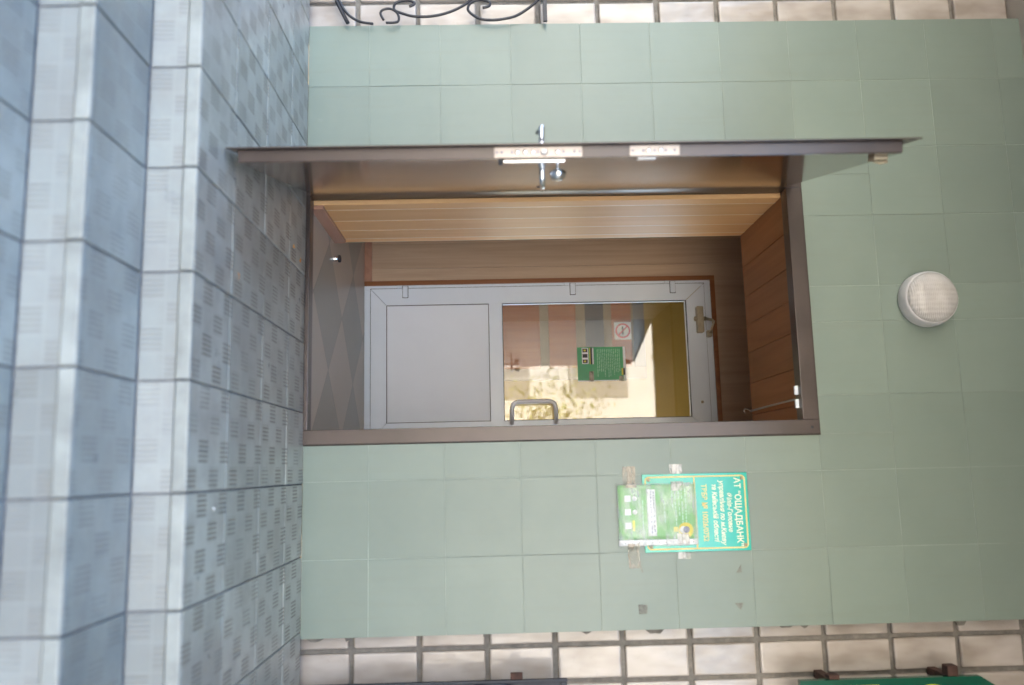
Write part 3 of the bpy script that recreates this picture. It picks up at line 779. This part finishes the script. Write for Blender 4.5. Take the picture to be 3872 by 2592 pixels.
sheet(1.902, 1.923, 1.236, 1.544, 0, 3, 18).build('punched_strip', 'paper_white', t)
for k in range(11):
    b = MB(); z = 1.262 + k * .0265; b.lathe([(.0022, 0), (.0022, .0006), (0, .0006)], (1.913, warp(1.913, z) - .0001, z), (0, -1, 0), 8)
    b.build('punch_hole', 'ink_dark', t)
sheet(1.708, 1.888, 1.352, 1.386, -.0012, 10, 4).build('white_label', 'paper_white', t)
for i, zt in enumerate((1.3765, 1.3655)):
    b = MB(); x = 1.716
    while x < 1.87:
        w_ = random.uniform(.004, .016); b.box(x, x + w_, warp(x, zt) - .0018, warp(x, zt) - .0010, zt, zt + .0045); x += w_ + .004
    b.build('label_text', 'ink_grey', t)
for x in (1.742, 1.794, 1.847):
    b = MB(); y_ = warp(x, 1.276); b.box(x - .012, x + .012, y_ - .002, y_ - .0010, 1.264, 1.288); b.build('white_square', 'paper_white', t)
for x in (1.742, 1.795):
    b = MB(); b.lathe([(.0095, 0), (.0095, .001), (0, .001)], (x, warp(x, 1.303) - .0012, 1.303), (0, -1, 0), 20); b.build('round_icon', 'paper_white', t)
b = MB(); y_ = warp(1.847, 1.296); b.box(1.827, 1.867, y_ - .0022, y_ - .0010, 1.292, 1.301); b.build('yellow_bar', 'yellow_print', t)
b = MB(); y_ = warp(1.865, 1.50); b.lathe([(.0295, 0), (.0295, .001), (0, .001)], (1.868, y_ - .0018, 1.500), (0, -1, 0), 28); b.build('logo_disc', 'yellow_print', t); b = MB(); b.box(1.855, 1.874, y_ - .0026, y_ - .0016, 1.452, 1.469); b.build('logo_tail', 'yellow_print', t)
b = MB(); b.lathe([(.014, 0), (.014, .001), (0, .001)], (1.866, y_ - .0030, 1.490), (0, -1, 0), 20); b.build('logo_centre', 'paper_white', t)
b = MB(); b.lathe([(.013, 0), (.013, .001), (0, .001)], (1.866, y_ - .0042, 1.502), (0, -1, 0), 20); b.build('logo_dot', 'ink_grey', t)
for zt, xa, xe in ((1.502, 1.705, 1.83), (1.488, 1.705, 1.835), (1.476, 1.705, 1.80), (1.462, 1.705, 1.84), (1.450, 1.705, 1.78), (1.418, 1.76, 1.83), (1.332, 1.75, 1.86)):
    b = MB(); x = xa
    while x < xe:
        w_ = random.uniform(.008, .022); b.box(x, x + w_, warp(x, zt) - .0016, warp(x, zt) - .0008, zt, zt + .0045); x += w_ + .0035
    b.build('text_line', 'ink_pale', t)
sheet(1.684, 1.926, 1.234, 1.548, -.0060, 16, 20, .0002).build('sleeve', 'plastic_sleeve', t)
def tape(x0, x1, z0, z1, mat, sk=0):
    b = MB(); n = 8; pts = []
    for i in range(n + 1):
        x = x0 + (x1 - x0) * i / n; dz = sk * i / n; y_ = -.0022 - random.uniform(0, .0014) if (x < 1.688 or x > 1.928) else warp(x, (z0 + z1) / 2) - .007
        pts.append((x, y_, z0 + dz + random.uniform(-.001, .001), z1 + dz + random.uniform(-.001, .001)))
    for p, q in zip(pts, pts[1:]):
        b.hexa([(p[0], p[1], p[2]), (q[0], q[1], q[2]), (q[0], q[1] + .0004, q[2]), (p[0], p[1] + .0004, p[2]), (p[0], p[1], p[3]), (q[0], q[1], q[3]), (q[0], q[1] + .0004, q[3]), (p[0], p[1] + .0004, p[3])])
    return b.build('tape', mat, t)
tape(1.617, 1.700, 1.262, 1.312, 'paper_tape'); tape(1.915, 2.010, 1.268, 1.314, 'paper_tape', .006)
tape(1.612, 1.715, 1.448, 1.500, 'clear_tape'); tape(1.880, 1.978, 1.463, 1.512, 'clear_tape', .004)

# glue marks left by an older plaque
for i, (x, z, shp, lb) in enumerate(((2.022, 1.704, 'tri', 'dark triangular glue mark just right of the plaque top'), (2.165, 1.697, 'arrow', 'dark round and triangular glue mark, upper one farthest right'),
                           (2.165, 1.320, 'sq', 'square glue mark, lower one farthest right on the tiles'), (2.012, 1.322, 'thin', 'thin slanted glue mark below the tape on the tiles'))):
    b = MB()
    if shp == 'tri': q = [(x - .016, z + .008), (x + .014, z + .010), (x + .014, z - .012)]
    elif shp == 'arrow': q = [(x - .014, z + .016), (x - .014, z - .018), (x + .012, z + .004)]
    elif shp == 'sq': q = [(x - .018, z - .018), (x + .018, z - .016), (x + .016, z + .016), (x - .016, z + .018)]
    else: q = [(x - .022, z - .006), (x + .014, z + .006), (x + .014, z + .0)]
    vt = [b.bm.verts.new((p[0], -.0012, p[1])) for p in q]; vb = [b.bm.verts.new((p[0], .0015, p[1])) for p in q]
    b.bm.faces.new(vt)
    for k in range(len(q)): b.bm.faces.new((vt[k], vt[(k + 1) % len(q)], vb[(k + 1) % len(q)], vb[k]))
    o = b.build('glue_mark', 'glue_residue', origin=(x, 0, z)); tag(o, lb, 'glue mark', 'old glue marks on the tiled wall')

# ------------------------------------------------------------------ wrought iron grille, left
t = thing('window_grille', (-.6, -.03, .1), 'black wrought iron scroll grille left of the tiled wall', 'grille')
gy = -.03
b = MB(); b.tube([(-.272, gy, .170), (-.37, gy, .122), (-1.3, gy, -.02)], .0085, 6); b.build('bottom_bar', 'dark_iron', t)
b = MB(); b.box(-1.4, -.270, gy - .006, gy + .006, 1.001, 1.018, .001); b.build('top_bar', 'dark_iron', t)
b = MB(); b.tube([(-1.0, gy, -.01), (-1.0, gy, 1.00)], .007, 6); b.build('upright', 'dark_iron', t)
def smooth(pts, n=5):
    P = [Vector(p) for p in pts]; out = []
    for i in range(len(P) - 1):
        a_, b_, c_, d_ = P[max(i - 1, 0)], P[i], P[i + 1], P[min(i + 2, len(P) - 1)]
        for k in range(n):
            u = k / n; out.append(.5 * ((2 * b_) + (c_ - a_) * u + (2 * a_ - 5 * b_ + 4 * c_ - d_) * u * u + (3 * b_ - a_ - 3 * c_ + d_) * u ** 3))
    return out + [P[-1]]
SA = [(-.62, -.02), (-.47, .07), (-.38, .13), (-.345, .147), (-.306, .177), (-.278, .222), (-.268, .277)]
SB = [(-.284, .322), (-.314, .308), (-.331, .318), (-.336, .349), (-.318, .377), (-.293, .386), (-.274, .377), (-.272, .331)]
SC = [(-.345, .43), (-.357, .452), (-.372, .436), (-.372, .4), (-.358, .37), (-.33, .368), (-.313, .404), (-.3, .45), (-.299, .518), (-.313, .587), (-.339, .647), (-.369, .688), (-.45, .76), (-.6, .8), (-.75, .74)]
SD = [(-.336, .743), (-.343, .77), (-.36, .773), (-.37, .753), (-.371, .716), (-.354, .688), (-.324, .682), (-.294, .715), (-.281, .751), (-.281, .815), (-.297, .884), (-.336, .945), (-.37, .982), (-.4, 1.002)]
for S, rr in ((SA, .006), (SB, .0055), (SC, .006), (SD, .006)):
    b = MB(); b.tube([(p.x, gy, p.y) for p in smooth([Vector(q) for q in S])], rr, 8); b.build('scroll', 'dark_iron', t)

# navy railing at lower right and its scrolls
t = thing('iron_railing', (2.5, -.1, 0), 'dark navy iron railing with flat rail at the far right', 'railing')
b = MB(); b.box(2.386, 2.396, -.115, -.095, .030, 1.010, .002); b.build('edge_bar', 'navy_iron', t)
b = MB(); b.box(2.397, 3.2, -.115, -.095, .985, 1.008, .002); b.build('top_rail', 'navy_iron', t)
b = MB(); b.box(2.397, 3.2, -.115, -.095, .030, .055, .002); b.build('bottom_rail', 'navy_iron', t)
b = MB(); b.box(2.398, 3.19, -.100, -.098, .056, .984); b.build('back_sheet', 'navy_iron', t)
for zc in (.24, .74):
    b = MB(); b.tube([(p.x, -.112, p.y) for p in smooth([Vector(q) for q in ((2.50, zc - .17), (2.43, zc - .12), (2.402, zc - .03), (2.41, zc + .06), (2.46, zc + .13), (2.52, zc + .15))])], .007, 8); b.build('scroll', 'navy_iron', t)
b = MB(); b.box(2.362, 2.3855, -.112, -.09, .80, .845, .004); b.build('wall_lug', 'rusty_steel', t)

# green letter sign with brackets
t = thing('letter_sign', (2.7, -.1, 1.9), 'dark green signboard with yellow letters at the far right', 'sign')
b = MB()
q = [(2.420, 1.876), (2.420, 2.555), (2.463, 2.622), (3.2, 2.622), (3.2, 1.876)]
vt = [b.bm.verts.new((p[0], -.105, p[1])) for p in q]; vb = [b.bm.verts.new((p[0], -.080, p[1])) for p in q]
b.bm.faces.new(vt); b.bm.faces.new(vb)
for k in range(5): b.bm.faces.new((vt[k], vt[(k + 1) % 5], vb[(k + 1) % 5], vb[k]))
b.build('board', 'sign_green', t)
text('lettering', 'Б', t, 'sign_yellow', 2.431, -.1055, 2.055, .155, 'LEFT', bold=.003)
text('lettering', 'О', t, 'sign_yellow', 2.437, -.1055, 2.302, .185, 'LEFT', bold=.003)
for z in (2.005, 2.453):
    b = MB(); b.box(2.403 if z < 2.2 else 2.382, 2.419, -.102, -.060, z - .018, z + .022, .003); b.box(2.421, 2.45, -.079, .066, z - .015, z + .018, .003); b.build('bracket', 'rusty_steel', t)

# ------------------------------------------------------------------ litter on the porch
def leafbit(x, y, r, mat, lb, cat='leaf'):
    b = MB(); n = 9; c = b.bm.verts.new((x, y, .008)); ring = []
    for k in range(n):
        a_ = 2 * math.pi * k / n; rr = r * (1 if k % 2 else .6) * random.uniform(.8, 1.15)
        ring.append(b.bm.verts.new((x + rr * math.cos(a_), y + rr * .7 * math.sin(a_), .002 + random.uniform(0, .008))))
    for k in range(n): b.bm.faces.new((c, ring[k], ring[(k + 1) % n]))
    o = b.build('dry_leaf' if cat == 'leaf' else 'paper_scrap', mat, origin=(x, y, .002))
    sm = o.modifiers.new('t', 'SOLIDIFY'); sm.thickness = .0008
    tag(o, lb, cat, 'dry leaves on the porch' if cat == 'leaf' else None)
leafbit(1.028, -.892, .014, 'dry_leaf', 'orange dry leaf alone in the middle of the porch tiles')
leafbit(.783, -.120, .012, 'dry_leaf', 'small orange leaf lying nearest the doorway sill')
leafbit(.755, -.225, .009, 'dry_leaf', 'tiny brown leaf on the tile edge before the doorway')
leafbit(1.704, -1.05, .008, 'litter_white', 'tiny white paper scrap on the porch tiles right of the door', 'scrap')

# ------------------------------------------------------------------ street opposite, seen in the glass
t = thing('opposite_house', (0, -18, GO), 'sunlit cream house across the street reflected in the door glass', 'house')
b = MB(); b.box(-16, 14, -24, -18, GO, 5.6); b.build('wall', 'cream_facade', t)
for zc in (.2, 3.1):
    for xc in range(-13, 13, 3):
        b = MB(); b.box(xc - .6, xc + .6, -18.0, -17.96, zc, zc + 1.6); f = b.build('window', 'window_dark', t)
        b = MB(); b.box(xc - .66, xc + .66, -18.03, -17.961, zc - .1, zc - .001); b.box(xc - .03, xc + .03, -18.0 + .045, -17.93, zc, zc + 1.6); b.build('window_frame', 'white_render', f)
t = thing('white_fence', (1, -13.5, GO), 'low white fence across the street reflected in the door glass', 'fence')
b = MB()
for x in range(-8, 10): b.box(x, x + .12, -13.5, -13.4, GO, 1.0)
b.box(-8, 10, -13.5, -13.4, .6, .72); b.box(-8, 10, -13.5, -13.4, -.2, -.1); b.build('rails', 'paper_white', t)
for (tx, ty, hh, lb) in ((-2.4, -12.5, 4.2, 'yellow green street tree reflected left in the door glass'), (.7, -15.0, 3.4, 'low green tree reflected before the cream house')):
    t = thing('street_tree', (tx, ty, GO), lb, 'tree')
    b = MB(); b.tube([(tx, ty, GO), (tx + .1, ty, GO + hh * .45), (tx + .05, ty, GO + hh * .8)], [.14, .10, .04], 8)
    for k in range(5):
        a_ = k * 1.3; b.tube([(tx + .08, ty, GO + hh * (.4 + .08 * k)), (tx + .9 * math.cos(a_), ty + .9 * math.sin(a_), GO + hh * (.65 + .07 * k))], [.05, .015], 6)
    b.build('trunk', 'bark', t)
    b = MB()
    for k in range(1700):
        u = random.gauss(0, .55), random.gauss(0, .5), random.gauss(0, .42)
        c = Vector((tx + u[0] * 1.5, ty + u[1] * 1.4, GO + hh * .85 + u[2] * 1.5)); s = random.uniform(.03, .07)
        d1 = Vector((random.uniform(-1, 1), random.uniform(-1, 1), random.uniform(-1, 1))).normalized() * s; d2 = d1.orthogonal().normalized() * s * .6
        b.t = rnd(); b.poly([c - d1, c + d2, c + d1, c - d2])
    b.build('crown', 'foliage', t)
